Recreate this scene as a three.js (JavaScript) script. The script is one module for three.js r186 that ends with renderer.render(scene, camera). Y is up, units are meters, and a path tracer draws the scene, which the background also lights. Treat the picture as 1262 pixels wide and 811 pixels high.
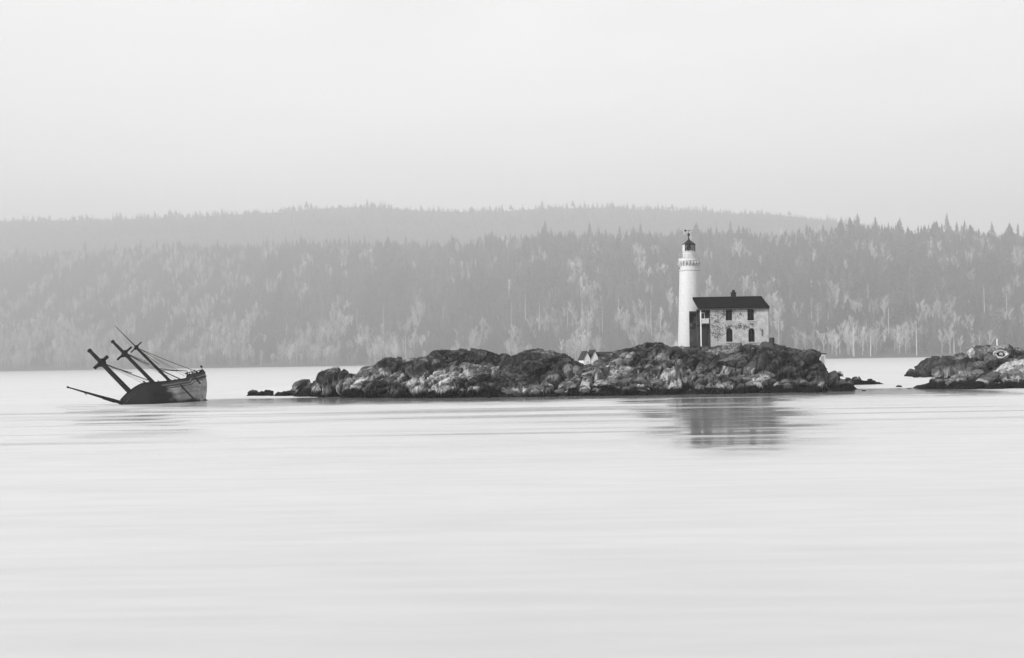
import * as THREE from 'three';
import { mergeGeometries, mergeVertices, toCreasedNormals } from 'three/addons/utils/BufferGeometryUtils.js';

// ---------------------------------------------------------------- camera, sky, sun, exposure
const scene = new THREE.Scene();
const FOCAL = 1080, EYE = 4.7, ROLL = THREE.MathUtils.degToRad(0.93), HORIZON = 446, PW = 1262, PH = 811;
const camera = new THREE.PerspectiveCamera(2 * Math.atan(PH / 2 / FOCAL) * 180 / Math.PI, PW / PH, 0.5, 12000);
camera.position.set(0, EYE, 0);
camera.rotation.z = -ROLL;
camera.setViewOffset(PW, PH, 0, PH / 2 - HORIZON, PW, PH);
const renderer = new THREE.WebGLRenderer({ antialias: true });
renderer.toneMapping = THREE.LinearToneMapping;
renderer.toneMappingExposure = 2.3;
renderer.shadowMap.enabled = true;

// ---------------------------------------------------------------- noise and random numbers
function rng(seed) { let a = seed >>> 0; return () => { a = (a + 0x6d2b79f5) | 0; let t = Math.imul(a ^ (a >>> 15), 1 | a); t = (t + Math.imul(t ^ (t >>> 7), 61 | t)) ^ t; return ((t ^ (t >>> 14)) >>> 0) / 4294967296; }; }
function hash(x, y, z) { let h = Math.imul(x | 0, 374761393) ^ Math.imul(y | 0, 668265263) ^ Math.imul(z | 0, 2147483647 - 1274126177); h = Math.imul(h ^ (h >>> 13), 1274126177); h ^= h >>> 16; h = Math.imul(h, 2246822519); return ((h ^ (h >>> 15)) >>> 0) / 4294967296; }
const sm = (t) => t * t * (3 - 2 * t), lerp = (a, b, t) => a + (b - a) * t, clamp = (x, a = 0, b = 1) => Math.min(b, Math.max(a, x)), sstep = (a, b, x) => sm(clamp((x - a) / (b - a)));
function vnoise(x, y, z = 0) {                                    // -1 .. 1
  const i = Math.floor(x), j = Math.floor(y), k = Math.floor(z), u = sm(x - i), v = sm(y - j), w = sm(z - k);
  const n = (a, b, c) => hash(i + a, j + b, k + c);
  return 2 * lerp(lerp(lerp(n(0, 0, 0), n(1, 0, 0), u), lerp(n(0, 1, 0), n(1, 1, 0), u), v), lerp(lerp(n(0, 0, 1), n(1, 0, 1), u), lerp(n(0, 1, 1), n(1, 1, 1), u), v), w) - 1;
}
function fbm(x, y, z = 0, o = 4) { let s = 0, a = 0.5, t = 0; for (let i = 0; i < o; i++) { s += a * vnoise(x, y, z); t += a; a *= 0.5; x = x * 2.03 + 11.3; y = y * 2.03 + 5.7; z = z * 2.03 + 3.1; } return s / t; }
function cells(x, y, z) {                                         // Voronoi: [offset of the block's tilted face, distance to the joint, block id]
  const i = Math.floor(x), j = Math.floor(y), k = Math.floor(z);
  let f1 = 9, f2 = 9, bx = 0, by = 0, bz = 0, px = 0, py = 0, pz = 0;
  for (let a = -1; a <= 1; a++) for (let b = -1; b <= 1; b++) for (let c = -1; c <= 1; c++) {
    const X = i + a, Y = j + b, Z = k + c, dx = X + hash(X, Y, Z) - x, dy = Y + hash(X + 91, Y, Z) - y, dz = Z + hash(X, Y + 57, Z) - z, d = dx * dx + dy * dy + dz * dz;
    if (d < f1) { f2 = f1; f1 = d; bx = X; by = Y; bz = Z; px = dx; py = dy; pz = dz; } else if (d < f2) f2 = d;
  }
  const t = (n) => hash(bx + n, by - n, bz + 3 * n) - 0.5;
  return [t(3) * 1.1 + t(5) * px * 1.5 + t(7) * py * 1.5 + t(9) * pz * 1.5, Math.sqrt(f2) - Math.sqrt(f1), hash(bx + 17, by + 5, bz + 29)];
}

// the overcast sky: one even veil of cloud, faintly streaked, going on all round
{
  const W = 512, H = 256, data = new Float32Array(W * H * 4);
  for (let r = 0; r < H; r++) for (let q = 0; q < W; q++) {
    const el = (r + 0.5) / H * Math.PI - Math.PI / 2, az = (q + 0.5) / W * 2 * Math.PI, x = Math.cos(el) * Math.cos(az), y = Math.sin(el), z = Math.cos(el) * Math.sin(az);
    const n = fbm(x * 3, y * 14, z * 3, 5) * 0.1 + fbm(x * 8 + 7, y * 46, z * 8, 4) * 0.05;
    const v = 0.45 * (1 + n) * (1 + 1.05 * Math.exp(-Math.abs(el) / 0.2)), i = (r * W + q) * 4;
    data[i] = data[i + 1] = data[i + 2] = v; data[i + 3] = 1;
  }
  const sky = new THREE.DataTexture(data, W, H, THREE.RGBAFormat, THREE.FloatType);
  sky.mapping = THREE.EquirectangularReflectionMapping; sky.magFilter = THREE.LinearFilter; sky.minFilter = THREE.LinearFilter; sky.wrapS = THREE.RepeatWrapping; sky.needsUpdate = true;
  scene.background = sky; scene.environment = sky;
}
const sun = new THREE.DirectionalLight(0xffffff, 2.8);
sun.position.set(-130, 85, -33); sun.target.position.set(20, 0, -128);
sun.castShadow = true; sun.shadow.radius = 20; sun.shadow.mapSize.set(4096, 4096);
Object.assign(sun.shadow.camera, { left: -90, right: 90, top: 60, bottom: -60, near: 1, far: 400 });
scene.add(sun, sun.target);
scene.fog = new THREE.FogExp2(0xffffff, 0.00031);

const WAVE = 0.05;                                                 // steepness of the ripples

// ---------------------------------------------------------------- helpers
const g3 = (v) => new THREE.Color().setRGB(v, v, v);
const mat = (v, o = {}) => new THREE.MeshPhysicalMaterial({ color: g3(v), roughness: 0.9, specularIntensity: 0.15, ...o });
const V = (x, y, z) => new THREE.Vector3(x, y, z);
const CR = Math.cos(ROLL), SR = Math.sin(ROLL);
function at(X, Y, D) { const dx = X - 631, dy = Y - HORIZON, u = CR * dx - SR * dy, v = SR * dx + CR * dy; return V(u * D / FOCAL, EYE - v * D / FOCAL, -D); }   // a surveyed direction and a distance give a place
const taken = {};
function numbered(n) { const k = taken[n] = (taken[n] ?? -1) + 1; return k ? `${n}_${String(k).padStart(3, '0')}` : n; }
function tag(o, label, category, group, kind) { if (label) o.userData.label = label; if (category) o.userData.category = category; if (group) o.userData.group = group; if (kind) o.userData.kind = kind; return o; }
function thing(name, p, label, category, group) { const g = new THREE.Group(); g.name = numbered(name); g.position.copy(p); scene.add(g); return tag(g, label, category, group); }
function part(name, geo, m, parent) { const o = new THREE.Mesh(geo, m); o.name = parent === scene ? numbered(name) : name; o.castShadow = o.receiveShadow = true; parent.add(o); return o; }
function box(w, h, d, x = 0, y = 0, z = 0) { return new THREE.BoxGeometry(w, h, d).translate(x, y, z); }
function bar(p, q, r0, r1 = r0, n = 6) {
  const d = q.clone().sub(p), L = d.length(), g = new THREE.CylinderGeometry(r1, r0, L, n).translate(0, L / 2, 0);
  return g.applyQuaternion(new THREE.Quaternion().setFromUnitVectors(V(0, 1, 0), d.normalize())).translate(p.x, p.y, p.z);
}
const merge = (list) => mergeGeometries(list.map((g) => { const n = g.index ? g.toNonIndexed() : g; for (const k of Object.keys(n.attributes)) if (!['position', 'normal', 'uv'].includes(k)) n.deleteAttribute(k); return n; }));
function interp(table, x) { if (x <= table[0][0]) return table[0][1]; for (let i = 1; i < table.length; i++) if (x <= table[i][0]) return lerp(table[i - 1][1], table[i][1], (x - table[i - 1][0]) / (table[i][0] - table[i - 1][0])); return table[table.length - 1][1]; }
function greyTexture(W, H, fn, srgb = true) {
  const d = new Uint8Array(W * H * 4);
  for (let y = 0; y < H; y++) for (let x = 0; x < W; x++) { const v = clamp(fn(x, y)) * 255, i = (y * W + x) * 4; d[i] = d[i + 1] = d[i + 2] = v; d[i + 3] = 255; }
  const t = new THREE.DataTexture(d, W, H); t.wrapS = t.wrapT = THREE.RepeatWrapping; t.magFilter = THREE.LinearFilter; t.minFilter = THREE.LinearMipmapLinearFilter; t.generateMipmaps = true; if (srgb) t.colorSpace = THREE.SRGBColorSpace; t.needsUpdate = true; return t;
}
const wrapN = (x, y, W, H, sx, sy, o = 4) => {                    // tileable noise
  const u = x / W, v = y / H, a = fbm(u * sx, v * sy, 0, o), b = fbm((u - 1) * sx, v * sy, 0, o), c = fbm(u * sx, (v - 1) * sy, 0, o), d = fbm((u - 1) * sx, (v - 1) * sy, 0, o);
  return lerp(lerp(a, b, sm(u)), lerp(c, d, sm(u)), sm(v));
};

// ---------------------------------------------------------------- water
{
  const xs = [-4200, -1500, -600, -250], ds = [-40, -10, 5, 14];
  for (let x = -125; x <= 125; x += 1.1) xs.push(x);
  xs.push(250, 600, 1500, 4200);
  for (let d = 24; d < 160; d += 0.075 + 0.0006 * d) ds.push(d);
  ds.push(170, 200, 260, 400, 700, 1200, 2000, 3400);
  const pos = [], idx = [], nx = xs.length;
  for (const d of ds) for (const x of xs) {
    const on = sstep(24, 44, d) * (1 - sstep(140, 158, d)) * (1 - sstep(100, 122, Math.abs(x)));
    let y = 0;
    if (on > 0) {                                                 // long low ripples; cat's paws of breeze ruffle them in drawn-out patches
      const s = WAVE * (0.8 + 0.4 * fbm(x / 40 + 3, d / 12, 2, 2));
      for (const [l, cr, k] of [[0.62, 3.5, 1], [0.95, 6, 0.9], [1.6, 11, 0.4]]) y += s * k * l / 3 * vnoise(x / cr + l * 31, d / l + 0.15 * x / cr, l * 7);
    }
    pos.push(x, y * on, -d);
  }
  for (let j = 0; j + 1 < ds.length; j++) for (let i = 0; i + 1 < nx; i++) { const p = j * nx + i; idx.push(p, p + 1, p + nx, p + 1, p + nx + 1, p + nx); }
  const geo = new THREE.BufferGeometry(); geo.setAttribute('position', new THREE.Float32BufferAttribute(pos, 3)); geo.setIndex(idx); geo.computeVertexNormals();
  const uv = []; for (let i = 0; i < pos.length; i += 3) uv.push(pos[i] / 300 + 0.5, -pos[i + 2] / 160); geo.setAttribute('uv', new THREE.Float32BufferAttribute(uv, 2));
  // breeze roughens the harbour; calm wedges along sight lines shape the reflections
  const rough = greyTexture(1024, 1024, (i, j) => {
    const x = (i / 1024 - 0.5) * 300, d = j / 1024 * 160, edge = fbm(x / 18, d / 7, 1, 3), rim = fbm(x / 30, d / 30, 1, 2), mirrorWedge = sstep(-2, 1, x - 0.18 * d + rim) * (1 - sstep(-1, 2, x - 0.3 * d + rim)) * sstep(40, 50, d + edge * 4 + 4 * fbm(x / 2.5, d / 1.5, 4, 3));
    const skirt = sstep(-2, 2, x - 0.12 * d + rim * 3) * (1 - sstep(-2, 4, x - 0.33 * d + rim * 3)) * sstep(42, 54, d + edge * 5) * sstep(-0.5, 0.25, fbm(x / 20, d / 1.9, 14, 4)) * 0.9;
    const shore = sstep(92, 116, d + edge * 9 + 5 * fbm(x / 3, d / 1.2, 4, 3)) * (1 - sstep(124, 130, d)) * sstep(-50, -38, x) * (1 - sstep(58, 66, x)), slick = sstep(-0.1, 0.5, fbm(x / 34 + 9, d / 2.4, 5, 5)) * sstep(40, 60, d) * (1 - sstep(112, 124, d)) * 0.62;
    const paw = sstep(0.1, 0.5, fbm(x / 26 + 2, d / 2.2, 8, 4)) * 0.5 + sstep(1.6, 0.4, Math.abs(d - 85 + 0.02 * x)) * 0.4;
    const hull = sstep(-1, 2, x + 0.52 * d + edge * 5) * (1 - sstep(-2, 2, x + 0.37 * d + edge * 5)) * sstep(48, 70, d + edge * 12) * (1 - sstep(112, 118, d)) * sstep(-0.25, 0.3, fbm(x / 9, d / 1.7, 6, 4));
    return 0.5 - 0.4 * Math.max(mirrorWedge * (1 - Math.min(1, paw)), shore, slick, skirt, hull * 0.85);
  }, false);
  rough.wrapS = rough.wrapT = THREE.ClampToEdgeWrapping;
  // base colour varies in faint long bands
  const bandTint = greyTexture(1024, 1024, (i, j) => { const x = (i / 1024 - 0.5) * 300, d = j / 1024 * 160; return 0.97 + 0.022 * fbm(x / 16 + 0.2 * d, Math.pow(d, 0.6) * 2.6, 3, 5) + 0.03 * fbm(x / 3.2 + 0.3 * d, Math.pow(d, 0.6) * 15, 9, 4); });
  bandTint.wrapS = bandTint.wrapT = THREE.ClampToEdgeWrapping;
  tag(part('water', geo, new THREE.MeshPhysicalMaterial({ map: bandTint, color: g3(0.71), metalness: 0.8, roughness: 1, roughnessMap: rough, specularIntensity: 0.3 }), scene), null, null, null, 'structure');
}

// ---------------------------------------------------------------- rocky islands
// a mound: crest as [photo column, photo row] at distance D, flat back to P, feet at F (front) and B (back)
const setBack = [[312, 19], [360, 15], [400, 9], [450, 6], [560, 0]];   // the left end of the island lies farther off
function mound(D, P, F, B, pts, pow = 0.7) {
  const t = pts.map(([X, Y]) => { const o = interp(setBack, X), q = at(X, Y, D + o); return [q.x, q.y, o]; }), offs = t.map(([x, , o]) => [x, o]);
  return (x, dist) => {
    if (x < t[0][0] || x > t[t.length - 1][0]) return -2;
    const c = interp(t, x), d = dist - interp(offs, x);
    if (d < F || d > B) return -2;
    const s = d < D ? Math.pow(Math.sin(clamp((d - F) / (D - F)) * Math.PI / 2), pow) : d < P ? 1 : Math.pow(Math.cos(clamp((d - P) / (B - P)) * Math.PI / 2), 0.8);
    return -1 + (c + 1) * s;
  };
}
const mainMounds = [
  mound(121, 122, 117.6, 126, [[306, 492], [312, 485], [322, 483], [330, 482.5], [350, 482.5], [358, 482], [363, 472], [372, 468], [384, 467], [391, 462], [400, 457], [412, 455], [422, 457], [432, 459], [446, 463], [460, 474], [470, 488]]),
  mound(124, 126, 116.6, 133, [[392, 490], [415, 478], [438, 463], [449, 454], [465, 448], [480, 444], [500, 442], [528, 442], [536, 447], [560, 450], [600, 455], [640, 462], [680, 470], [705, 482]], 0.62),
  mound(131, 134, 123, 140, [[512, 470], [522, 446], [538, 435], [555, 432], [580, 432], [600, 434.5], [615, 438], [628, 443], [645, 455]]),
  mound(130, 134, 121, 142, [[605, 470], [622, 452], [634, 442], [644, 437], [656, 434.5], [672, 433.5], [690, 436], [702, 441], [714, 450], [730, 458], [760, 460]]),
  mound(126, 140, 116.8, 147, [[655, 490], [676, 472], [688, 463], [700, 457], [712, 453], [716, 453], [742, 452], [752, 446], [762, 440], [771, 434], [782, 431], [792, 428.5], [802, 425.5], [815, 425], [830, 427], [850, 429], [872, 430], [900, 446], [930, 468]], 0.75),
  mound(125.3, 139, 118.8, 146, [[835, 470], [848, 440], [860, 430], [880, 427], [915, 426], [950, 425.5], [966, 428], [988, 431], [999, 434], [1004, 440], [1008, 450], [1017, 458], [1028, 463], [1041, 469], [1060, 484]], 0.62),
  mound(118.6, 120, 115.4, 123, [[560, 489], [600, 484], [660, 481], [720, 478], [800, 476], [860, 474], [920, 475], [980, 475], [1010, 476], [1034, 477.5], [1045, 480], [1051, 486]], 0.5),
  mound(121.5, 123, 117, 126, [[690, 476], [720, 466], [760, 462], [800, 463], [850, 460], [880, 457], [920, 461], [960, 466], [1000, 469], [1025, 473], [1040, 480]], 0.55),
  mound(146, 147.5, 143.4, 150, [[1010, 470], [1036, 465], [1042, 466.5], [1055, 467.5], [1066, 466.5], [1077, 467], [1080, 471], [1088, 472.5], [1094, 474.5], [1098, 479]], 0.5),
];
const rightMounds = [
  mound(189, 193, 183, 202, [[1132, 469], [1136, 465.5], [1140, 461], [1145, 455], [1151, 447], [1158, 439.5], [1175, 439.5], [1190, 440], [1205, 444], [1225, 460]], 0.6),
  mound(131, 136, 127, 144, [[1186, 468], [1190, 452], [1197, 441], [1204, 438], [1216, 434], [1224, 430], [1236, 428.5], [1248, 430], [1275, 431], [1320, 433], [1365, 462], [1375, 476]], 0.6),
  mound(122, 124, 118.2, 128, [[1124, 484], [1131, 479.5], [1142, 477], [1155, 473], [1168, 470], [1190, 467.5], [1215, 463], [1240, 460], [1262, 458], [1310, 458], [1350, 470], [1362, 482]], 0.5),
  mound(124.5, 127, 121, 131, [[1180, 474], [1187, 462], [1200, 458], [1220, 456], [1232, 450], [1248, 446], [1262, 445], [1320, 448], [1345, 466]], 0.6),
];
const hRaw = (mounds, x, d) => { let h = -2; for (const m of mounds) h = Math.max(h, m(x, d)); return h; };
function relief(x, y, z) {                                        // slabs dipping to the left, split by joints: [height, three sizes of block]
  const w = fbm(x * 0.12, y * 0.2, z * 0.12, 3) * 1.5, c30 = 0.87, s30 = 0.5, X = x * c30 + y * s30 + w, Y = y * c30 - x * s30 * 0.8 + z * 0.25 + w * 0.5, Z = z + w * 0.5;
  const a = cells(X / 5.2, Y / 1.35 + 9, Z / 3), b = cells(X / 1.9 + 40, Y / 0.6, Z / 1.2), c = cells(X / 0.7 + 3, Y / 0.28, Z / 0.5 + 8), crack = (d, w2) => 1 - sstep(0, w2, d);
  return [a[0] * 1.1 + b[0] * 0.24 + c[0] * 0.05 - crack(a[1], 0.12) * 1.1 - crack(b[1], 0.15) * 0.4 + fbm(x * 2.3, y * 2.3, z * 2.3, 3) * 0.06, a, b, c];
}
const rockGrain = greyTexture(512, 512, (x, y) => 0.5 + 0.5 * wrapN(x, y, 512, 512, 20, 20, 5), false);
const rockMat = new THREE.MeshPhysicalMaterial({ vertexColors: true, roughness: 0.95, specularIntensity: 0.06, bumpMap: rockGrain, bumpScale: 0.05 });
function island(name, label, mounds, x0, x1, d0, d1, moss, flat) {
  const dx = 0.15, dd = 0.15, nx = Math.ceil((x1 - x0) / dx), nd = Math.ceil((d1 - d0) / dd), pos = [], col = [], uv = [], id = new Int32Array((nx + 1) * (nd + 1)).fill(-1);
  const hh = new Float32Array((nx + 1) * (nd + 1));
  for (let j = 0; j <= nd; j++) for (let i = 0; i <= nx; i++) {
    const x = x0 + i * dx, d = d0 + j * dd, wx = x + fbm(x * 0.5, d * 0.5, 1, 3) * 0.8, wd = d + fbm(x * 0.35, d * 0.5, 5, 3) * 1.3;
    hh[j * (nx + 1) + i] = hRaw(mounds, wx, wd);
  }
  let n = 0;
  for (let j = 0; j <= nd; j++) for (let i = 0; i <= nx; i++) {
    const k = j * (nx + 1) + i, h = hh[k];
    if (h < -1.2) continue;
    const x = x0 + i * dx, z = -(d0 + j * dd), l = hh[k - (i > 0)], r = hh[k + (i < nx)], b = hh[k + (j < nd ? nx + 1 : 0)], f = hh[k - (j > 0 ? nx + 1 : 0)];
    const N = V((l - r) / 2 / dx, 1, -(f - b) / 2 / dd); N.z = (b - f) / 2 / dd; N.normalize();
    const ms = moss(x, h, z), fl = flat(x, z), [amp, A, B, C] = relief(x, h, z), a = amp * (1 - 0.35 * ms) * (1 - fl) * clamp((h + 1.2) / 1.4);
    pos.push(x + N.x * a, h + N.y * a * 0.75, z + N.z * a); uv.push(x * 0.5, (h - z) * 0.5);
    // bare granite, lichen, moss and the tide's dark weed: patches with outlines of their own
    const y = h + N.y * a * 0.75, t1 = fbm(x * 0.33, y * 0.5, z * 0.33, 4), t2 = fbm(x * 1.7 + 50, y * 2.2, z * 1.7, 4), t3 = fbm(x * 5, y * 6, z * 5, 3);
    let v = lerp(0.04, 0.22, sstep(-0.2, 0.4, t1 + t2 * 0.7)) * (B[2] < 0.28 ? 0.6 : 1) * (0.75 + 0.5 * A[2] * 0.6 + 0.4 * B[2] * 0.6) * (1 + 0.16 * t3);
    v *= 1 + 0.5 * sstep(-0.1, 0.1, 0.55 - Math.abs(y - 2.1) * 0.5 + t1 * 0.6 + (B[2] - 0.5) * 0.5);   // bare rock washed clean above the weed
    v = lerp(v, 0.03, sstep(0.06, 0.2, t1 * 0.5 + t2 * 0.6 + t3 * 0.15 - 0.08 + 0.1 * (C[2] - 0.5)) * 0.85);
    v = lerp(v, 0.016 + 0.008 * t3 + 0.035 * sstep(0.0, 0.3, t2 + 0.3 * (B[2] - 0.5)), sstep(0.35, 0.6, ms + t2 * 0.5 + t3 * 0.15));
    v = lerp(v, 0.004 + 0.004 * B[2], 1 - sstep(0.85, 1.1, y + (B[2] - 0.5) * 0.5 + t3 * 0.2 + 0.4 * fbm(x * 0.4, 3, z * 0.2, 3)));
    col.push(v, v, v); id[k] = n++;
  }
  const idx = [];
  for (let j = 0; j < nd; j++) for (let i = 0; i < nx; i++) {
    const a = id[j * (nx + 1) + i], b = id[j * (nx + 1) + i + 1], c = id[(j + 1) * (nx + 1) + i], e = id[(j + 1) * (nx + 1) + i + 1];
    if (a < 0 || b < 0 || c < 0 || e < 0) continue;
    if (hash(i, j, 7) < 0.5) idx.push(a, b, c, b, e, c); else idx.push(a, b, e, a, e, c);
  }
  const geo = new THREE.BufferGeometry();
  geo.setAttribute('position', new THREE.Float32BufferAttribute(pos, 3)); geo.setAttribute('color', new THREE.Float32BufferAttribute(col, 3)); geo.setAttribute('uv', new THREE.Float32BufferAttribute(uv, 2)); geo.setIndex(idx);
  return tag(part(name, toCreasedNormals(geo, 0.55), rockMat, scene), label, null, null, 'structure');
}
const bump2 = (X, Y, D, rx, ry) => { const q = at(X, Y, D + interp(setBack, X)); return (x, y) => clamp(1.25 - Math.hypot((x - q.x) / rx, (y - q.y) / ry)); };
const mossSpots = [[962, 446, 125, 6.2, 3.0], [1000, 450, 125, 3, 3], [930, 434, 126, 4, 1], [575, 440, 131, 7.5, 1.5], [545, 436, 131, 3, 1.2], [660, 450, 126, 6, 2.2], [640, 465, 124, 5, 1.6], [700, 441, 130, 4, 1], [868, 441, 123, 3, 1.5], [400, 466, 121, 4, 1.6], [372, 476, 119, 2, 1.5], [785, 431, 126, 2, 0.8], [806, 427, 126, 2.2, 0.7], [840, 437, 124, 2.6, 1.2], [495, 450, 123, 5, 0.9], [600, 470, 120, 6, 1.2], [470, 475, 119, 4, 1]].map((a) => bump2(...a));
const HOUSE = { D: 126.6, x0: at(876, 425, 126.6).x, x1: at(948, 425, 126.6).x, xp: at(862.5, 425, 126.6).x, y: at(905, 425.5, 126.6).y };
const main = island('rocky_island', 'long low rocky island of pale jointed granite with dark moss and weed', mainMounds, -43, 62, 114, 152, (x, y) => { let m = 0; for (const s of mossSpots) m = Math.max(m, s(x, y)); return m; },
  (x, z) => sstep(0, 1, Math.min(sstep(HOUSE.xp - 2.2, HOUSE.xp, x), 1 - sstep(HOUSE.x1, HOUSE.x1 + 2, x), sstep(-125.2, -126.4, z))));
const rightMoss = [[1172, 449, 187, 5.6, 2.4], [1148, 457, 186, 4, 1.8], [1206, 446, 129, 1.6, 1.2], [1250, 436, 130, 3.5, 0.9], [1290, 440, 130, 5, 1.5]].map((a) => bump2(...a));
const islet = island('rocky_islet', 'smaller pale granite islet with black weed ledge', rightMounds, 52, 97, 116, 203, (x, y) => { let m = 0; for (const s of rightMoss) m = Math.max(m, s(x, y)); return m; }, () => 0);
scene.updateMatrixWorld(true);

// loose boulders lying on the rock
const boulderGeos = [1, 2, 3, 4, 5, 6].map((s) => {
  const r = rng(s * 31), planes = Array.from({ length: 11 }, () => { const a = r() * 6.283, e = r() * 2 - 1, q = Math.sqrt(1 - e * e); return [V(Math.cos(a) * q, e, Math.sin(a) * q), 0.62 + 0.35 * r()]; });
  const g = new THREE.IcosahedronGeometry(1, 9).deleteAttribute('uv').deleteAttribute('normal'), p = g.attributes.position, d = V(0, 0, 0), uv = [];
  for (let i = 0; i < p.count; i++) { d.fromBufferAttribute(p, i).normalize(); let k = 1.05; for (const [n, o] of planes) { const t = n.dot(d); if (t > 0.01) k = Math.min(k, o / t); } k *= 1 + fbm(d.x * 3 + s, d.y * 3, d.z * 3, 4) * 0.09; p.setXYZ(i, d.x * k, d.y * k, d.z * k); uv.push(d.x * k, d.y * k + d.z * k); }
  g.setAttribute('uv', new THREE.Float32BufferAttribute(uv, 2)); g.computeVertexNormals(); return toCreasedNormals(g, 0.35);
});
const mottle = greyTexture(512, 512, (x, y) => 0.72 + 0.4 * wrapN(x, y, 512, 512, 6, 6, 5) - 0.35 * sstep(0.15, 0.3, wrapN(x + 99, y + 31, 512, 512, 9, 9, 4)));
const boulderMats = [0.22, 0.15, 0.07, 0.012, 0.6].map((v) => new THREE.MeshPhysicalMaterial({ specularIntensity: 0.1, color: g3(v), map: mottle, roughness: 0.95, bumpMap: rockGrain, bumpScale: 0.04 }));
const rb = rng(11);
function boulder(parent, X, Y, D, rx, ry, rz, tone, turn = rb() * 6) {
  const o = part('boulder', boulderGeos[Math.floor(rb() * 6)], boulderMats[tone], parent), q = at(X, Y, D + interp(setBack, X));
  o.position.copy(q); o.scale.set(rx, ry, rz); o.rotation.set((rb() - 0.5) * 0.3, turn, (rb() - 0.5) * 0.3); return o;
}
for (const [X, Y, D, rx, ry, rz, t] of [[906, 444, 121.3, 2.3, 1.0, 1.6, 1], [893, 440, 122.2, 1.3, 0.7, 1, 2], [910, 428.5, 124.5, 0.32, 0.3, 0.3, 0], [928, 430, 124, 0.25, 0.22, 0.25, 0], [934, 437, 122.5, 0.3, 0.2, 0.3, 1], [701, 458, 120.6, 0.9, 1.0, 0.8, 0], [712, 457, 120.3, 0.7, 0.8, 0.7, 0],
  [775, 445, 121.8, 0.9, 0.6, 0.8, 1], [790, 438, 123.5, 0.9, 0.7, 0.8, 2], [800, 453, 120.4, 1.1, 0.5, 0.8, 0], [824, 451, 120.6, 0.8, 0.6, 0.7, 2], [860, 464, 119.4, 1.1, 0.4, 0.7, 0], [790, 469, 118.3, 1.0, 0.4, 0.6, 0], [757, 470, 118.2, 1.1, 0.4, 0.6, 0], [812, 471, 118.2, 0.8, 0.45, 0.6, 0],
  [920, 468, 119.2, 0.9, 0.4, 0.6, 0], [945, 469, 119.2, 1.2, 0.4, 0.6, 0], [968, 470.5, 119.2, 0.7, 0.4, 0.5, 0], [990, 471, 119.3, 0.6, 0.4, 0.5, 0], [1012, 469, 120.3, 1.2, 0.5, 0.6, 2], [1031, 467, 124, 0.6, 0.7, 0.7, 3], [1041, 471, 128, 0.6, 0.4, 0.7, 2], [1048, 471, 133, 0.5, 0.35, 0.6, 1],
  [856, 444, 122.2, 0.7, 0.55, 0.7, 3], [872, 448, 121.6, 0.8, 0.5, 0.6, 2], [375, 475, 119.6, 0.9, 0.7, 0.8, 3], [405, 463, 120, 0.8, 0.6, 0.7, 1], [421, 463, 120, 0.7, 0.5, 0.6, 2], [523, 446, 122.6, 0.45, 0.6, 0.5, 0], [538, 447, 122.8, 0.9, 0.6, 0.7, 1], [490, 464, 119.4, 1.3, 0.4, 0.7, 0], [590, 463, 119.8, 1.0, 0.5, 0.7, 1], [318, 485, 119.6, 0.5, 0.25, 0.4, 3], [323, 484.3, 119.8, 0.5, 0.3, 0.4, 3], [350, 485.2, 119.6, 0.7, 0.25, 0.5, 3], [628, 483, 117.0, 1.1, 0.3, 0.5, 1], [690, 482, 116.8, 0.8, 0.3, 0.5, 1], [722, 482.5, 116.4, 0.7, 0.28, 0.5, 1], [790, 482, 116.1, 0.9, 0.25, 0.5, 1]]) boulder(main, X, Y, D, rx, ry, rz, t);
for (const [X, Y, D, rx, ry, rz, t] of [[1240, 455, 122.8, 1.5, 1.05, 1, 4], [1256, 452, 122.8, 1.6, 1.1, 1, 4], [1248, 461, 122, 1.2, 0.7, 0.8, 0], [1192, 463, 122.6, 1, 0.7, 0.8, 0], [1205, 461, 122.8, 1.2, 0.7, 0.8, 0], [1208, 450, 124.8, 1, 0.6, 0.8, 1], [1222, 445, 125.4, 1.1, 1.1, 0.9, 1], [1196, 435, 128.6, 0.6, 0.8, 0.5, 4], [1138, 462, 185, 1.2, 0.7, 1, 2], [1155, 461.5, 185, 1.3, 0.7, 1, 1], [1166, 462, 184.6, 1, 0.5, 1, 2], [1130, 463, 185, 0.9, 0.6, 1, 3], [1160, 474, 119.6, 1, 0.4, 0.6, 3], [1200, 474, 119.4, 1.3, 0.5, 0.6, 3], [1230, 472, 119.4, 1.6, 0.6, 0.6, 3], [1280, 455, 122.8, 2, 1.3, 1, 1]]) boulder(islet, X, Y, D, rx, ry, rz, t);
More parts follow.
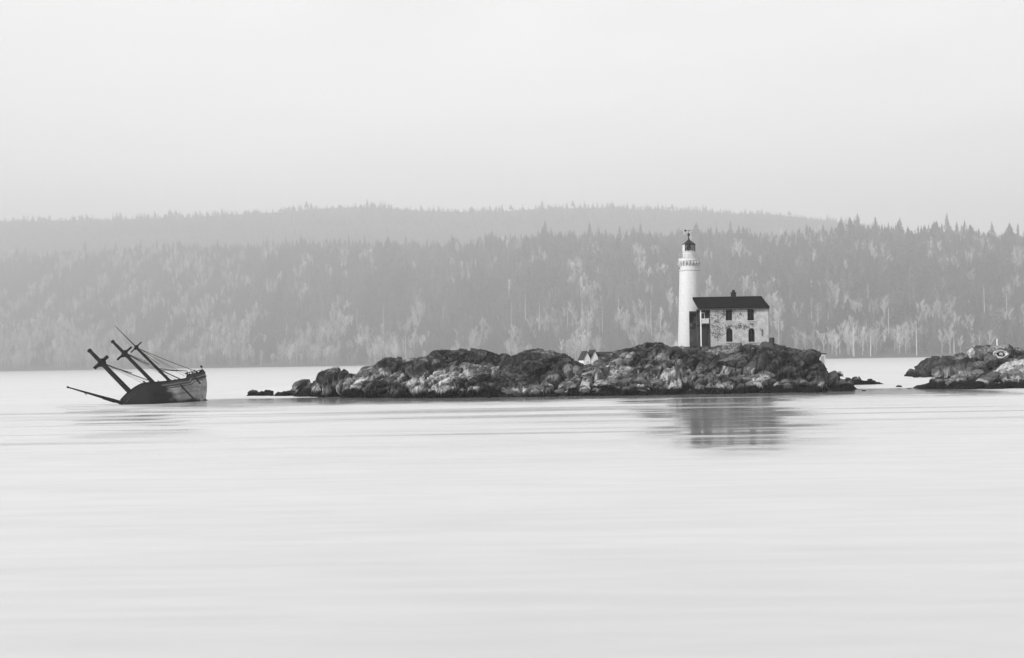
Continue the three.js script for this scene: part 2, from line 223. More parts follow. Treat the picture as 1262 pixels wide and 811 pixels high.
{
  const q = at(1108, 473.4, 131), o = part('sea_rock', boulderGeos[2], boulderMats[3], scene);
  o.position.set(q.x, 0.05, q.z); o.scale.set(0.42, 0.22, 0.35); tag(o, 'tiny black rock alone in the channel between the island and the islet', 'rock');
  // a worn ring of pale stone with a smaller stone in its hollow
  const r = thing('hollow_rock', at(1233.5, 443, 126), 'pale ring shaped hollow rock holding a round stone on the islet', 'rock');
  const t = new THREE.TorusGeometry(0.78, 0.24, 16, 48), p = t.attributes.position;
  for (let i = 0; i < p.count; i++) { const x = p.getX(i), y = p.getY(i), z = p.getZ(i), k = 1 + 0.12 * fbm(x * 2.5, y * 2.5, z * 2.5, 3); p.setXYZ(i, x * k * 1.12, y * k * 0.66, z * k); }
  t.computeVertexNormals();
  const a = part('rim', t, boulderMats[4], r); a.position.y = 0.72; a.rotation.x = -0.25;
  const b = part('inner_stone', boulderGeos[1], boulderMats[4], r); b.position.set(0.02, 0.74, 0.05); b.scale.set(0.28, 0.27, 0.25);
  const c = part('back_stone', boulderGeos[3], boulderMats[3], r); c.position.set(0, 0.7, -0.35); c.scale.set(0.9, 0.6, 0.35);
  const d = part('foot_stone', boulderGeos[4], boulderMats[1], r); d.position.set(-0.1, -0.1, -0.3); d.scale.set(1.5, 0.6, 0.7);
  // a bare post behind it
  const q2 = at(1229, 431, 131), h = at(1229, 418, 131).y - q2.y;
  tag(part('post', merge([new THREE.CylinderGeometry(0.07, 0.09, h + 1.2, 8).translate(0, (h + 1.2) / 2 - 1.2, 0), new THREE.SphereGeometry(0.09, 8, 6).translate(0, h, 0)]), mat(0.55), scene), 'thin pale upright post on top of the right islet', 'post').position.copy(q2);
}

// ---------------------------------------------------------------- lighthouse
const whitePaint = new THREE.MeshStandardMaterial({ color: g3(0.44), roughness: 0.8, map: greyTexture(512, 512, (x, y) => 0.95 + 0.06 * wrapN(x, y, 512, 512, 5, 14, 5) - 0.1 * sstep(0.22, 0.4, wrapN(x + 77, y + 20, 512, 512, 8, 22, 5))), bumpMap: greyTexture(256, 256, (x, y) => (((y % 32) < 3 || ((x + (Math.floor(y / 32) % 2) * 32) % 64) < 3) ? 0.1 : 0.6) + 0.3 * wrapN(x, y, 256, 256, 16, 16, 3), false), bumpScale: 0.012 });
const ironDark = mat(0.025, { roughness: 0.55, metalness: 0.3 }), woodDark = mat(0.03), glass = new THREE.MeshPhysicalMaterial({ color: g3(0.9), transmission: 1, thickness: 0, roughness: 0.05, ior: 1.18 });
function lathe(pts, n = 48, rep = [6, 6]) { const g = new THREE.LatheGeometry(pts.map(([r, y]) => new THREE.Vector2(r, y)), n), uv = g.attributes.uv; for (let i = 0; i < uv.count; i++) uv.setXY(i, uv.getX(i) * rep[0], uv.getY(i) * rep[1]); return toCreasedNormals(g, 0.6); }
{
  const D = 137, base = at(851, 429.5, D), y = (row) => at(851, row, D).y - base.y, px = D / FOCAL;
  const t = thing('lighthouse', base, 'tall tapering white lighthouse tower with dark lantern roof', 'lighthouse');
  const rB = 15.6 * px, rT = 11.9 * px, yT = y(334);
  const prof = [[rB, -2.2]]; for (let i = 0; i <= 10; i++) { const k = i / 10; prof.push([lerp(rB, rT, Math.pow(k, 0.85)), yT * k]); }
  part('tower', lathe(prof, 64, [6, 7]), whitePaint, t);
  part('string_course', lathe([[rT - 0.02, yT - 0.06], [rT + 0.1, yT], [rT + 0.1, yT + 0.12], [rT - 0.02, yT + 0.18]]), whitePaint, t);
  const yc0 = y(328.5), yc1 = y(323.5), yr = y(318.6), rG = 12.8 * px;
  part('neck', lathe([[rT - 0.12, yT + 0.1], [rT - 0.12, yc1 + 0.05]]), whitePaint, t);
  const cb = new THREE.ExtrudeGeometry(new THREE.Shape([[0, 0], [0.1, 0], [0.42, 0.45], [0.42, yc1 - yc0], [0, yc1 - yc0]].map(([a, b]) => new THREE.Vector2(a, b))), { depth: 0.2, bevelEnabled: false }).translate(0, 0, -0.1);
  for (let i = 0; i < 20; i++) { const o = part('corbel', cb, whitePaint, t), a = i / 20 * 2 * Math.PI + 0.1; o.position.set(Math.cos(a) * (rT - 0.16), yc0, -Math.sin(a) * (rT - 0.16)); o.rotation.y = a; }
  part('gallery', lathe([[rT - 0.15, yc1], [rG - 0.12, yc1 + 0.01], [rG, yc1 + 0.18], [rG, yr - 0.1], [rG + 0.06, yr - 0.06], [rG + 0.06, yr], [0.2, yr + 0.02]]), whitePaint, t);
  // railing
  const rails = []; for (const h of [0.42, 0.8]) rails.push(new THREE.TorusGeometry(rG - 0.1, 0.022, 6, 48).rotateX(Math.PI / 2).translate(0, yr + h, 0));
  for (let i = 0; i < 16; i++) { const a = i / 16 * 2 * Math.PI + 0.2; rails.push(new THREE.CylinderGeometry(0.025, 0.025, 0.82, 6).translate(Math.cos(a) * (rG - 0.1), yr + 0.4, Math.sin(a) * (rG - 0.1))); }
  part('railing', merge(rails), mat(0.3, { roughness: 0.6 }), t);
  const rL = 7.6 * px, y1 = y(310), y2 = y(301.5);
  part('lantern_base', lathe([[rL + 0.02, yr], [rL + 0.02, y1 - 0.1], [rL + 0.08, y1 - 0.08], [rL + 0.08, y1], [0.1, y1 + 0.01]], 12, [3, 1]), whitePaint, t);
  const N = 10, w = 2 * rL * Math.sin(Math.PI / N), ap = rL * Math.cos(Math.PI / N);
  for (let i = 0; i < N; i++) {                                   // panes on the left are solid white panels
    const a = i / N * 2 * Math.PI + 0.31, cx = Math.cos(a), blank = cx < -0.6;
    const o = part(blank ? 'blank_panel' : 'lantern_pane', box(w - 0.06, y2 - y1, 0.02, 0, (y2 - y1) / 2, 0), blank ? whitePaint : glass, t);
    o.position.set(cx * ap, y1, -Math.sin(a) * ap); o.rotation.y = a + Math.PI / 2;
    const b = part('mullion', box(0.08, y2 - y1, 0.08, 0, (y2 - y1) / 2, 0), blank || Math.cos(a + Math.PI / N) < -0.6 ? whitePaint : ironDark, t), c = a + Math.PI / N;
    b.position.set(Math.cos(c) * rL, y1, -Math.sin(c) * rL); b.rotation.y = c;
  }
  part('lamp_lens', lathe([[0.05, y1], [0.12, y1 + 0.1], [0.32, y1 + 0.3], [0.36, y1 + 0.6], [0.3, y1 + 0.85], [0.1, y2 - 0.05]], 16), mat(0.03, { roughness: 0.3 }), t);
  const yA = y(294.5), rR = rL + 0.06;
  part('lantern_roof', lathe([[0.05, y2 - 0.01], [rR, y2], [rR, y2 + 0.07], [rR * 0.78, y2 + 0.22], [rR * 0.45, lerp(y2, yA, 0.55)], [rR * 0.2, lerp(y2, yA, 0.82)], [0.1, yA], [0.08, y(291)]], 24), ironDark, t);
  part('vent_ball', lathe([[0.02, y(291.5)], [0.16, y(290.6)], [0.21, y(289.3)], [0.16, y(288)], [0.03, y(287)]], 16), ironDark, t);
  part('weather_vane', merge([bar(V(0, y(288), 0), V(0, y(283), 0), 0.025), bar(V(-0.55, y(284.2), 0), V(0.3, y(284.2), 0), 0.03), box(0.32, 0.26, 0.03, -0.5, y(284.2), 0), bar(V(0.22, y(284.2), 0), V(0.42, y(284.2), 0), 0.08, 0.001)]), ironDark, t);
  // slit window on the side towards the house
  const wa = 0.98, k0 = y(418.5), k1 = y(406.5), rr = lerp(rB, rT, Math.pow((k0 + k1) / 2 / yT, 0.85)), wo = part('window', merge([box(0.36, k1 - k0, 0.16)]), mat(0.02), t);
  wo.position.set(Math.cos(wa) * rr - 0.03, (k0 + k1) / 2, Math.sin(wa) * rr - 0.04); wo.rotation.y = Math.PI / 2 - wa;
  part('window_sill', box(0.5, 0.1, 0.25, 0, -(k1 - k0) / 2 - 0.05, 0.02), whitePaint, wo);
  for (const s of [-1, 1]) part('window_jamb', box(0.07, k1 - k0, 0.22, s * 0.21, 0, 0.01), whitePaint, wo);
}

// ---------------------------------------------------------------- keeper's house
const houseMap = (() => {                                         // limewash worn off the brick in ragged patches, left third darkened further; one texture over the 10 m x 6 m front
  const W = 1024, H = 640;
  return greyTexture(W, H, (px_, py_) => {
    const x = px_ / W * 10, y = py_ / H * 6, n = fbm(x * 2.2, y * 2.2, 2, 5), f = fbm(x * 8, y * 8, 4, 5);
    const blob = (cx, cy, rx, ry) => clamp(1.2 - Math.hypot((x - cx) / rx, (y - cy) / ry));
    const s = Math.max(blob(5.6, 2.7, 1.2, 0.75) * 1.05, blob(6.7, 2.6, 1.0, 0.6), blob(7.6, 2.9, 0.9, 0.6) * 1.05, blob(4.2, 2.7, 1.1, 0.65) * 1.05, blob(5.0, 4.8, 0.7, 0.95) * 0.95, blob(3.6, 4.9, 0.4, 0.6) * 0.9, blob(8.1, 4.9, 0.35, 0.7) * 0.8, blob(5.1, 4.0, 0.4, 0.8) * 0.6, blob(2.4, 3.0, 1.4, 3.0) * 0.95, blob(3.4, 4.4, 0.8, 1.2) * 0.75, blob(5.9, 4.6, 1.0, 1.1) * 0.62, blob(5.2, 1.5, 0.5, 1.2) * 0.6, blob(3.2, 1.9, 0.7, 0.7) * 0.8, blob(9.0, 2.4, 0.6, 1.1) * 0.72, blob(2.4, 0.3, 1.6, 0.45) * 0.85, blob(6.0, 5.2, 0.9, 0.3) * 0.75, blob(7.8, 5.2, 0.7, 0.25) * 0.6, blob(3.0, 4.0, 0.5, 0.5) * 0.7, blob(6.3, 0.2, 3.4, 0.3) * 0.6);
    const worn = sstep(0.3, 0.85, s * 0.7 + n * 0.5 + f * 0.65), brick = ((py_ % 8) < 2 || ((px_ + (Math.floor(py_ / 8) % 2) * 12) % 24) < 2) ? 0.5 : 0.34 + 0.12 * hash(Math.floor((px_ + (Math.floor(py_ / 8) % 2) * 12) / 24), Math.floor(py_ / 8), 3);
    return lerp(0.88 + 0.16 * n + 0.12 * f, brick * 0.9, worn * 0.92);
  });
})();
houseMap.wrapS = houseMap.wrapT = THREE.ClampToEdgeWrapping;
{
  const { D, x0, x1, xp, y: y0 } = HOUSE, base = V(xp, y0, -D), h = thing('keepers_house', base, 'two storey gabled house with worn white walls and black roof beside the tower', 'house');
  const X = (c) => at(c, 400, D).x - xp, Y = (r, c = 905) => at(c, r, D).y - y0, W = x1 - x0, xb = x0 - xp, deep = 7.0, top = Y(379.5);
  const wallMat = new THREE.MeshStandardMaterial({ color: g3(0.39), map: houseMap, roughness: 0.92, bumpMap: rockGrain, bumpScale: 0.02 }), shadeWall = mat(0.1, { map: mottle });  // side, back and porch walls darkened to stand in for shade
  const win = [[894.6, 902.8, 380.6, 395.2, 0], [921.4, 929.8, 380.6, 395, 0], [894.8, 903, 404.6, 421.4, 1], [922.2, 930.3, 404.4, 421.4, 1]].map(([a, b, c, d, arch]) => ({ a: X(a), b: X(b), t: Y(c, a), s: Y(d, a), arch }));
  const shape = new THREE.Shape([[xb, -1], [xb + W, -1], [xb + W, top], [xb, top]].map(([a, b]) => new THREE.Vector2(a, b)));
  const outline = (w, g = 0) => { const p = new THREE.Path(), r = (w.b - w.a) / 2 - g; p.moveTo(w.a + g, w.s + g); p.lineTo(w.b - g, w.s + g); if (w.arch) { p.lineTo(w.b - g, w.t - r - g); p.absarc((w.a + w.b) / 2, w.t - r - g, r, 0, Math.PI, false); } else { p.lineTo(w.b - g, w.t - g); p.lineTo(w.a + g, w.t - g); } p.closePath(); return p; };
  for (const w of win) shape.holes.push(outline(w));
  const fg = new THREE.ExtrudeGeometry(shape, { depth: 0.32, bevelEnabled: false, curveSegments: 10 }).translate(0, 0, -0.32), uv = fg.attributes.uv, fp = fg.attributes.position;
  for (let i = 0; i < uv.count; i++) uv.setXY(i, fp.getX(i) / 10, clamp(fp.getY(i) / 6, 0.002, 0.998));
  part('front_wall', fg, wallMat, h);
  const gable = (x, t) => new THREE.ExtrudeGeometry(new THREE.Shape([[0, -1], [deep - 0.32, -1], [deep - 0.32, top - 0.05], [(deep - 0.32) / 2 - 0.16, top + 1.55], [0, top + 0.1]].map(([a, b]) => new THREE.Vector2(a, b))), { depth: t, bevelEnabled: false }).rotateY(Math.PI / 2).translate(x, 0, -0.32);
  part('side_wall', gable(xb + W - 0.32, 0.318), shadeWall, h);
  part('side_wall', gable(xb + 0.002, 0.3), shadeWall, h);
  part('back_wall', box(W + xb, top + 1, 0.3, (W + xb) / 2, (top - 1) / 2, -deep - 0.15), shadeWall, h);
  part('floor', box(W - 0.7, 0.2, deep - 0.4, xb + W / 2, -0.2, -deep / 2 - 0.15), woodDark, h);
  part('upper_floor', box(W - 0.7, 0.2, deep - 0.4, xb + W / 2, top / 2, -deep / 2 - 0.15), woodDark, h);
  const frameMat = mat(0.5, { roughness: 0.6 }), dimWood = mat(0.04);
  for (const w of win) {
    const fs = new THREE.Shape(outline(w, 0.004).getPoints(8)); fs.holes.push(outline(w, 0.07));
    const cx = (w.a + w.b) / 2, cy = (w.s + w.t) / 2, o = part('window', new THREE.ExtrudeGeometry(fs, { depth: 0.1, bevelEnabled: false }).translate(0, 0, -0.3), dimWood, h);
    part('pane', new THREE.ShapeGeometry(new THREE.Shape(outline(w, 0.06).getPoints(8))).translate(0, 0, -0.27), glass, o);
    part('glazing_bars', merge([box(0.04, w.t - w.s - 0.14, 0.04, cx, cy, -0.25), box(w.b - w.a - 0.14, 0.05, 0.045, cx, cy, -0.25)]), dimWood, o);
    part('sill', box(w.b - w.a + 0.3, 0.12, 0.2, cx, w.s - 0.065, 0.07), mat(0.35), o);
    part('lower_sill_band', box(w.b - w.a + 0.2, 0.08, 0.1, cx, w.s - 0.36, 0.03), mat(0.35), o);
  }
  // porch bay: recessed wall, corner post, balcony
  const zr = -1.7, pw = xb - 0.02;
  part('porch_wall', box(pw, top + 1, 0.25, pw / 2, (top - 1) / 2, zr - 0.125), shadeWall, h);
  part('porch_post', box(0.14, top + 0.6, 0.14, X(863.9), (top - 0.6) / 2, -0.1), mat(0.5), h);
  part('porch_post', box(0.12, top + 0.6, 0.12, X(875.2), (top - 0.6) / 2, -0.08), dimWood, h);
  const yb = Y(399.5, 870);
  part('balcony_floor', box(pw - 0.02, 0.14, 1.6, pw / 2, yb, zr / 2 - 0.04), woodDark, h);
  const bal = part('balustrade', merge([box(pw - 0.3, 0.08, 0.08, pw / 2 + 0.1, yb + 0.78, -0.12), box(pw - 0.3, 0.06, 0.06, pw / 2 + 0.1, yb + 0.16, -0.12)]), mat(0.4), h);
  for (let i = 0; i < 7; i++) part('board', box(0.12, 0.6, 0.03, 0.42 + i * 0.15, yb + 0.47, -0.12), mat(0.4), bal);
  const uw = part('window', box(0.62, 1.05, 0.08, X(869), Y(389, 870), zr + 0.05), mat(0.6), h); part('pane', box(0.46, 0.88, 0.02, X(869), Y(389, 870), zr + 0.1), mat(0.015, { roughness: 0.15 }), uw);
  part('door', box(0.95, 2.1, 0.07, X(870.5), 1.0, zr + 0.05), woodDark, h);
  part('porch_floor', box(pw, 0.15, 1.6, pw / 2, -0.14, zr / 2 - 0.04), woodDark, h);
  // roof
  const eY = Y(378.8), rZ = -3.45, rY = at(900, 366.2, D - rZ).y - y0, l = at(860.8, 380, D - 0.5).x - xp, r = at(948.6, 378, D - 0.5).x - xp, slab = 0.13, roofMap = greyTexture(256, 256, (x, y) => 0.75 + 0.25 * wrapN(x, y, 256, 256, 12, 40, 4) - 0.25 * ((y % 16) < 2 ? 1 : 0) - 0.2 * hash(Math.floor((x + (Math.floor(y / 16) % 2) * 7) / 14), Math.floor(y / 16), 1));
  const roofMat = mat(0.02, { map: roofMap, roughness: 0.95 });
  const slope = (zE, l) => { const g = new THREE.BufferGeometry(), P = [], q = (x, y, z) => P.push(x, y, z), f = (a, b, c, d) => { for (const k of [a, b, c, a, c, d]) q(...k); };
    const a = [l, eY, zE], b = [r, eY, zE], c = [r, rY, rZ], d = [l, rY, rZ], dn = ([x, y, z]) => [x, y - slab, z];
    f(a, b, c, d); f(dn(d), dn(c), dn(b), dn(a)); f(dn(a), dn(b), b, a); f(b, dn(b), dn(c), c); f(dn(a), a, d, dn(d));
    g.setAttribute('position', new THREE.Float32BufferAttribute(P, 3)); const u = []; for (let i = 0; i < P.length; i += 3) u.push(P[i] / 3, (P[i + 2]) / 3); g.setAttribute('uv', new THREE.Float32BufferAttribute(u, 2)); g.computeVertexNormals(); return g; };
  const rf = part('roof', merge([slope(0.5, l), slope(-7.4, xb - 0.1)]), roofMat, h);
  part('fascia_board', box(r - l - 0.1, 0.2, 0.05, (l + r) / 2, eY - 0.22, 0.42), mat(0.04), rf);
  part('soffit', box(r - l - 0.1, 0.04, 0.38, (l + r) / 2, eY - 0.3, 0.2), mat(0.06), rf);
  part('porch_ceiling', box(pw + 0.1, 0.06, 1.9, pw / 2, top - 0.12, zr / 2), mat(0.06), rf);
  for (const x of [l + 0.03, r - 0.03]) part('barge_board', bar(V(x, eY - 0.2, 0.45), V(x, rY - 0.2, rZ), 0.07, 0.07, 4), mat(0.03), rf);
  part('ridge_cap', bar(V(l, rY + 0.02, rZ), V(r, rY + 0.02, rZ), 0.08), mat(0.02), rf);
  const cx = at(904, 366, D + 3.45).x - xp, ch = at(904, 358.2, D + 3.45).y - y0 - rY;
  part('chimney', merge([box(0.62, ch + 0.3, 0.62, cx, rY + ch / 2 - 0.45, rZ), box(0.74, 0.12, 0.74, cx, rY + ch - 0.34, rZ), new THREE.CylinderGeometry(0.2, 0.26, 0.42, 12).translate(cx, rY + ch - 0.12, rZ)]), mat(0.02), rf);
  part('downpipe', merge([bar(V(X(947.3), -0.4, 0.08), V(X(947.3), eY - 0.35, 0.08), 0.05), bar(V(X(947.3), eY - 0.35, 0.08), V(X(947.3), eY - 0.2, 0.42), 0.05)]), mat(0.15), h);
  // barrel at the corner
  const bp = at(951.3, 424.5, 125.4), b = thing('water_barrel', bp, 'small dark water barrel standing at the house corner', 'barrel');
  part('staves', lathe([[0.28, -0.3], [0.31, 0], [0.35, 0.5], [0.31, 0.98], [0.27, 0.98], [0.27, 0.9], [0.01, 0.9]], 20), mat(0.03), b);
  for (const yy of [0.12, 0.36, 0.64, 0.88]) part('hoop', new THREE.TorusGeometry(0.325 + (yy > 0.3 && yy < 0.7 ? 0.02 : 0), 0.02, 6, 24).rotateX(Math.PI / 2).translate(0, yy, 0), ironDark, b);
}

// ---------------------------------------------------------------- small huts
function hut(name, p, w, wallH, roofH, deep, label, turn, wallV = 0.55, roofV = 0.035) {
  const h = thing(name, p, label, 'hut'); h.rotation.y = turn;
  part('wall', new THREE.ExtrudeGeometry(new THREE.Shape([[-w / 2, -2], [w / 2, -2], [w / 2, wallH], [0, wallH + roofH], [-w / 2, wallH]].map(([a, b]) => new THREE.Vector2(a, b))), { depth: deep, bevelEnabled: false }).translate(0, 0, -deep), mat(wallV), h);
  const r = Math.hypot(w / 2 + 0.15, roofH * (1 + 0.3 / w)), ang = Math.atan2(roofH, w / 2);
  for (const s of [-1, 1]) part('roof', box(r, 0.08, deep + 0.2, 0, 0, 0).rotateZ(-s * ang).translate(s * (w / 4 + 0.05), wallH + roofH / 2 + 0.02, -deep / 2), mat(roofV), h);
  part('door', box(w * 0.32, wallH + 0.6, 0.05, 0, wallH / 2 - 0.6, 0.03), mat(wallV * 0.8), h);
  return h;
}
hut('gabled_hut', at(723.5, 443.5, 141), 1.15, 0.1, 1.15, 4, 'small white gabled hut behind the rock, nearer the ship', 0.12);
hut('gabled_hut', at(733, 441.5, 141), 1.1, 0.1, 1.1, 4, 'small white gabled hut behind the rock, nearer the lighthouse', 0.12);
{
  const q = at(744, 441, 143), s = thing('long_shed', q, 'low dark roofed shed behind the two white gabled huts', 'hut'), len = 4.3;
  part('wall', box(len, 3, 1.6, 0, -1, -0.9), mat(0.2), s);
  part('roof', new THREE.ExtrudeGeometry(new THREE.Shape([[0.1, 0.4], [-1, 1.0], [-2.1, 0.4]].map(([a, b]) => new THREE.Vector2(a, b))), { depth: len + 0.3, bevelEnabled: false }).rotateY(-Math.PI / 2).translate(len / 2 + 0.15, 0, 0).scale(1, 1, 1), mat(0.03), s);
}
{
  const q = at(1012.5, 449, 136), s = thing('lean_to_hut', q, 'little white hut with dark roof half hidden behind the dark dome', 'hut');
  part('wall', box(1.25, 3.1, 1.4, 0, 0.05, -0.7), mat(0.85), s);
  part('roof', box(1.9, 0.12, 1.9).rotateZ(-0.18).translate(-0.2, 1.75, -0.7), mat(0.03), s);
  part('door', box(0.45, 1.3, 0.05, 0.2, 0.6, 0.03), mat(0.5), s);
}

// ---------------------------------------------------------------- wrecked ship: lies on its starboard side, bow down and towards us
{
  const O = at(148, 495, 113), th = 62 * Math.PI / 180, ph = 50 * Math.PI / 180, ps = 9 * Math.PI / 180;
  const fwd = V(-Math.cos(th) * Math.cos(ps), -Math.sin(ps), Math.sin(th) * Math.cos(ps)), s0 = V(-Math.sin(th), 0, -Math.cos(th)), m0 = s0.clone().cross(fwd), up = m0.multiplyScalar(Math.cos(ph)).addScaledVector(s0, Math.sin(ph)), port = up.clone().cross(fwd);
  const ship = thing('wrecked_ship', O, 'dark three masted wooden wreck heeled over in the shallows', 'ship');
  ship.quaternion.setFromRotationMatrix(new THREE.Matrix4().makeBasis(fwd.clone().negate(), up, port));
  // own axes: x aft, y up the masts, z to port
  const L = 13.4, sheer = [[0, 0.05], [1, 0.05], [2.4, 0], [4, -0.35], [6.5, -0.75], [8.6, -0.85], [9.3, -0.75], [9.9, -0.15], [11.5, 0], [13.4, 0.2]];
  const half = (l) => l < 3.2 ? 2.55 * Math.pow(1 - (1 - l / 3.2) ** 2, 0.8) : lerp(2.55, 1.95, sstep(7, L, l)), deep = 4.3;
  const S = 56, R = 40, pos = [], col = [], uv = [];
  const P = (l, k) => {                                           // k: -1 starboard rail .. 0 keel .. 1 port rail
    const a = Math.abs(k), b = half(l), e = sstep(10, L, l), fine = lerp(1, 0.5, 1 - sstep(0, 2.6, l)) * lerp(1, 0.72, e);
    const t = 1 - a, dep = deep * lerp(0.5 * t + 0.5 * (1 - Math.cos(t * Math.PI / 2)), Math.pow(t, 0.75), 0.4) * lerp(1, 0.8, e), w = b * Math.pow(Math.cos(Math.pow(t, lerp(1.1, 2.1, fine)) * Math.PI / 2), lerp(1.0, 0.75, fine)) * (a > 0.75 ? 1 : 1);
    const y = interp(sheer, l) * (1 - t) - dep, x = l - e * 0.62 * dep * 0.9 + (1 - sstep(0, 2.5, l)) * dep * 0.28;
    return V(x, y, Math.sign(k) * w);
  };
  for (let i = 0; i <= S; i++) for (let j = 0; j <= R; j++) {
    const l = L * Math.pow(i / S, 1.25), k = j / R * 2 - 1, p = P(Math.max(l, 0.001), k); pos.push(p.x, p.y, p.z); uv.push(l / 4, k * 2);
    // near-black bow, paler planks aft below the wale, tone varied along the strakes
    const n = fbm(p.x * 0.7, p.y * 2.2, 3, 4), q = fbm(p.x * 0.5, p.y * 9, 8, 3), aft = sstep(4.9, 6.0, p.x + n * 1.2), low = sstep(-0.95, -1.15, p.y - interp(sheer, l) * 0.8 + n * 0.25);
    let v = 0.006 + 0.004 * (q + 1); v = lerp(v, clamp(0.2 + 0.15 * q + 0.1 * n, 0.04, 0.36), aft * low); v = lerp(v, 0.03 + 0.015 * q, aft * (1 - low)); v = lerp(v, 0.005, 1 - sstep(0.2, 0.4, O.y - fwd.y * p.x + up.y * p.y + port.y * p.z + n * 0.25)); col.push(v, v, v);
  }
  const idx = []; for (let i = 0; i < S; i++) for (let j = 0; j < R; j++) { const p = i * (R + 1) + j; idx.push(p, p + 1, p + R + 1, p + 1, p + R + 2, p + R + 1); }
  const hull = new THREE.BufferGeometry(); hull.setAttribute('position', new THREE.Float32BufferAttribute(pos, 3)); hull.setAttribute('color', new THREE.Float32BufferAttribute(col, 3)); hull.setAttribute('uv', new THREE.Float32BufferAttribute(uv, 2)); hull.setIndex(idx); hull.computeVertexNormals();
  const plank = greyTexture(256, 256, (x, y) => 0.5 + 0.4 * wrapN(x, y, 256, 256, 6, 60, 3) - ((y % 32) < 3 ? 0.45 : 0), false);
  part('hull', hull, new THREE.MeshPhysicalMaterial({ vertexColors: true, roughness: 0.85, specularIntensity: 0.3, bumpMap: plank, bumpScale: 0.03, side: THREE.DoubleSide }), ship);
  const dark = mat(0.008), grey = mat(0.04), pale = mat(0.12);
  const tr = []; for (let j = 0; j < R; j++) { const c = V(P(L, 0).x + 0.7, -1.6, 0), a = P(L, j / R * 2 - 1), b = P(L, (j + 1) / R * 2 - 1); tr.push(...a.toArray(), ...b.toArray(), ...c.toArray()); }
  const tg = new THREE.BufferGeometry(); tg.setAttribute('position', new THREE.Float32BufferAttribute(tr, 3)); tg.computeVertexNormals(); part('transom', tg, mat(0.1, { side: THREE.DoubleSide }), ship);
  // deck, rails, wale
  const dk = [], strip = (f, g, n = 40, l0 = 0.3, l1 = L - 0.05) => { const o = []; for (let i = 0; i < n; i++) { const a = lerp(l0, l1, i / n), b = lerp(l0, l1, (i + 1) / n), A = f(a), B = g(a), C = f(b), E = g(b); o.push(...A.toArray(), ...B.toArray(), ...C.toArray(), ...B.toArray(), ...E.toArray(), ...C.toArray()); } const h = new THREE.BufferGeometry(); h.setAttribute('position', new THREE.Float32BufferAttribute(o, 3)); h.computeVertexNormals(); return h; };
  const dy = (l) => interp(sheer, l) - 0.75;
  part('deck', strip((l) => V(l, dy(l), -half(l) * 0.93), (l) => V(l, dy(l), half(l) * 0.93)), mat(0.15, { side: THREE.DoubleSide }), ship);
  const line = (f, r, n, l0, l1, m) => new THREE.TubeGeometry(new THREE.CatmullRomCurve3(Array.from({ length: n }, (_, i) => f(lerp(l0, l1, i / (n - 1))))), n * 2, r, 6);
  for (const s of [-1, 1]) {
    part('rail', line((l) => { const p = P(l, s); p.y += 0.04; return p; }, 0.09, 30, 0.05, L, 0), dark, ship);
    part('wale', line((l) => { const p = P(l, s * 0.8); p.z += s * 0.04; return p; }, 0.1, 24, 4.6, L, 0), pale, ship);
    part('strake', line((l) => { const p = P(l, s * 0.64); p.z += s * 0.02; return p; }, 0.05, 24, 5.4, L - 0.2, 0), grey, ship);
  }
  part('taffrail', merge([line((t) => V(L + 0.05, 0.62, t), 0.08, 6, -1.95, 1.95), ...[-1.9, -1, 0, 1, 1.9].map((z) => bar(V(L - 0.05, -0.1, z), V(L + 0.05, 0.62, z), 0.07)), bar(V(L, 0.55, 1.9), V(9.8, 0.28, 2.35), 0.05), ...[10.3, 11.2, 12.2].map((l) => bar(V(l, -0.1, half(l)), V(l, 0.38, half(l)), 0.05))]), dark, ship);
  part('stern_cabin', merge([box(2.2, 0.9, 2.4, 11.6, -0.3, 0), box(2.4, 0.1, 2.6, 11.6, 0.2, 0)]), grey, ship);
  part('bollard', merge([bar(V(3.0, -0.2, 2.35), V(3.0, 0.35, 2.4), 0.09), new THREE.SphereGeometry(0.12, 8, 6).translate(3.0, 0.35, 2.4)]), dark, ship);
  part('stern_lantern', merge([bar(V(12.6, 0, 1.85), V(12.5, 0.15, 2.9), 0.025), new THREE.CylinderGeometry(0.13, 0.13, 0.24, 10).translate(12.4, 0.2, 3.0), new THREE.ConeGeometry(0.16, 0.12, 10).translate(12.4, 0.38, 3.0)]), dark, ship);
  part('rudder', box(0.7, 3.2, 0.16, 11.4, -2.8, 0), grey, ship);
  // masts
  function mast(l, y, topY, r0, r1, thin) {
    const m = part('mast', merge([bar(V(l, -3.5, 0), V(l, y, 0), r0, lerp(r0, r1, 0.5), 10), ...(thin ? [bar(V(l + 0.05, y - 0.6, 0), V(l + 0.05, topY, 0), 0.09, 0.03, 8)] : [bar(V(l, y, 0), V(l, topY, 0), lerp(r0, r1, 0.5), r1, 10), bar(V(l, topY - 0.12, 0), V(l, topY + 0.06, 0), r1 + 0.07, r1 + 0.09, 10)])]), dark, ship);
    return m;
  }
  const fm = mast(2.4, 7.5, 10.05, 0.36, 0.22), mm = mast(6.7, 8.35, 11, 0.28, 0.18), zm = mast(9.2, 9.1, 14.1, 0.23, 0.13, true);
  const yard = (m, l, y, dx, dz, r, plat) => {
    part('yard', bar(V(l - dx, y, -dz), V(l + dx, y, dz), r * 0.9, r * 0.9, 8), dark, m);
    part('mast_top', merge([box(plat * 0.9, 0.12, plat * 1.6, l, y - 0.1, 0), box(plat * 0.7, 0.1, plat * 1.2, l, y + 0.16, 0), bar(V(l, y - 0.75, 0), V(l, y - 0.1, 0), r * 1.2, r * 2.4, 6)]), dark, m);
  };
  yard(fm, 2.4, 7.5, 0.72, 0.92, 0.26, 0.85); yard(mm, 6.7, 8.35, 0.8, 1.0, 0.17, 0.7); yard(zm, 9.2, 9.1, 0.55, 0.85, 0.11, 0.4);
  const bs = V(0.2, -0.4, 0), be = V(-4.6, 4.32, 0);
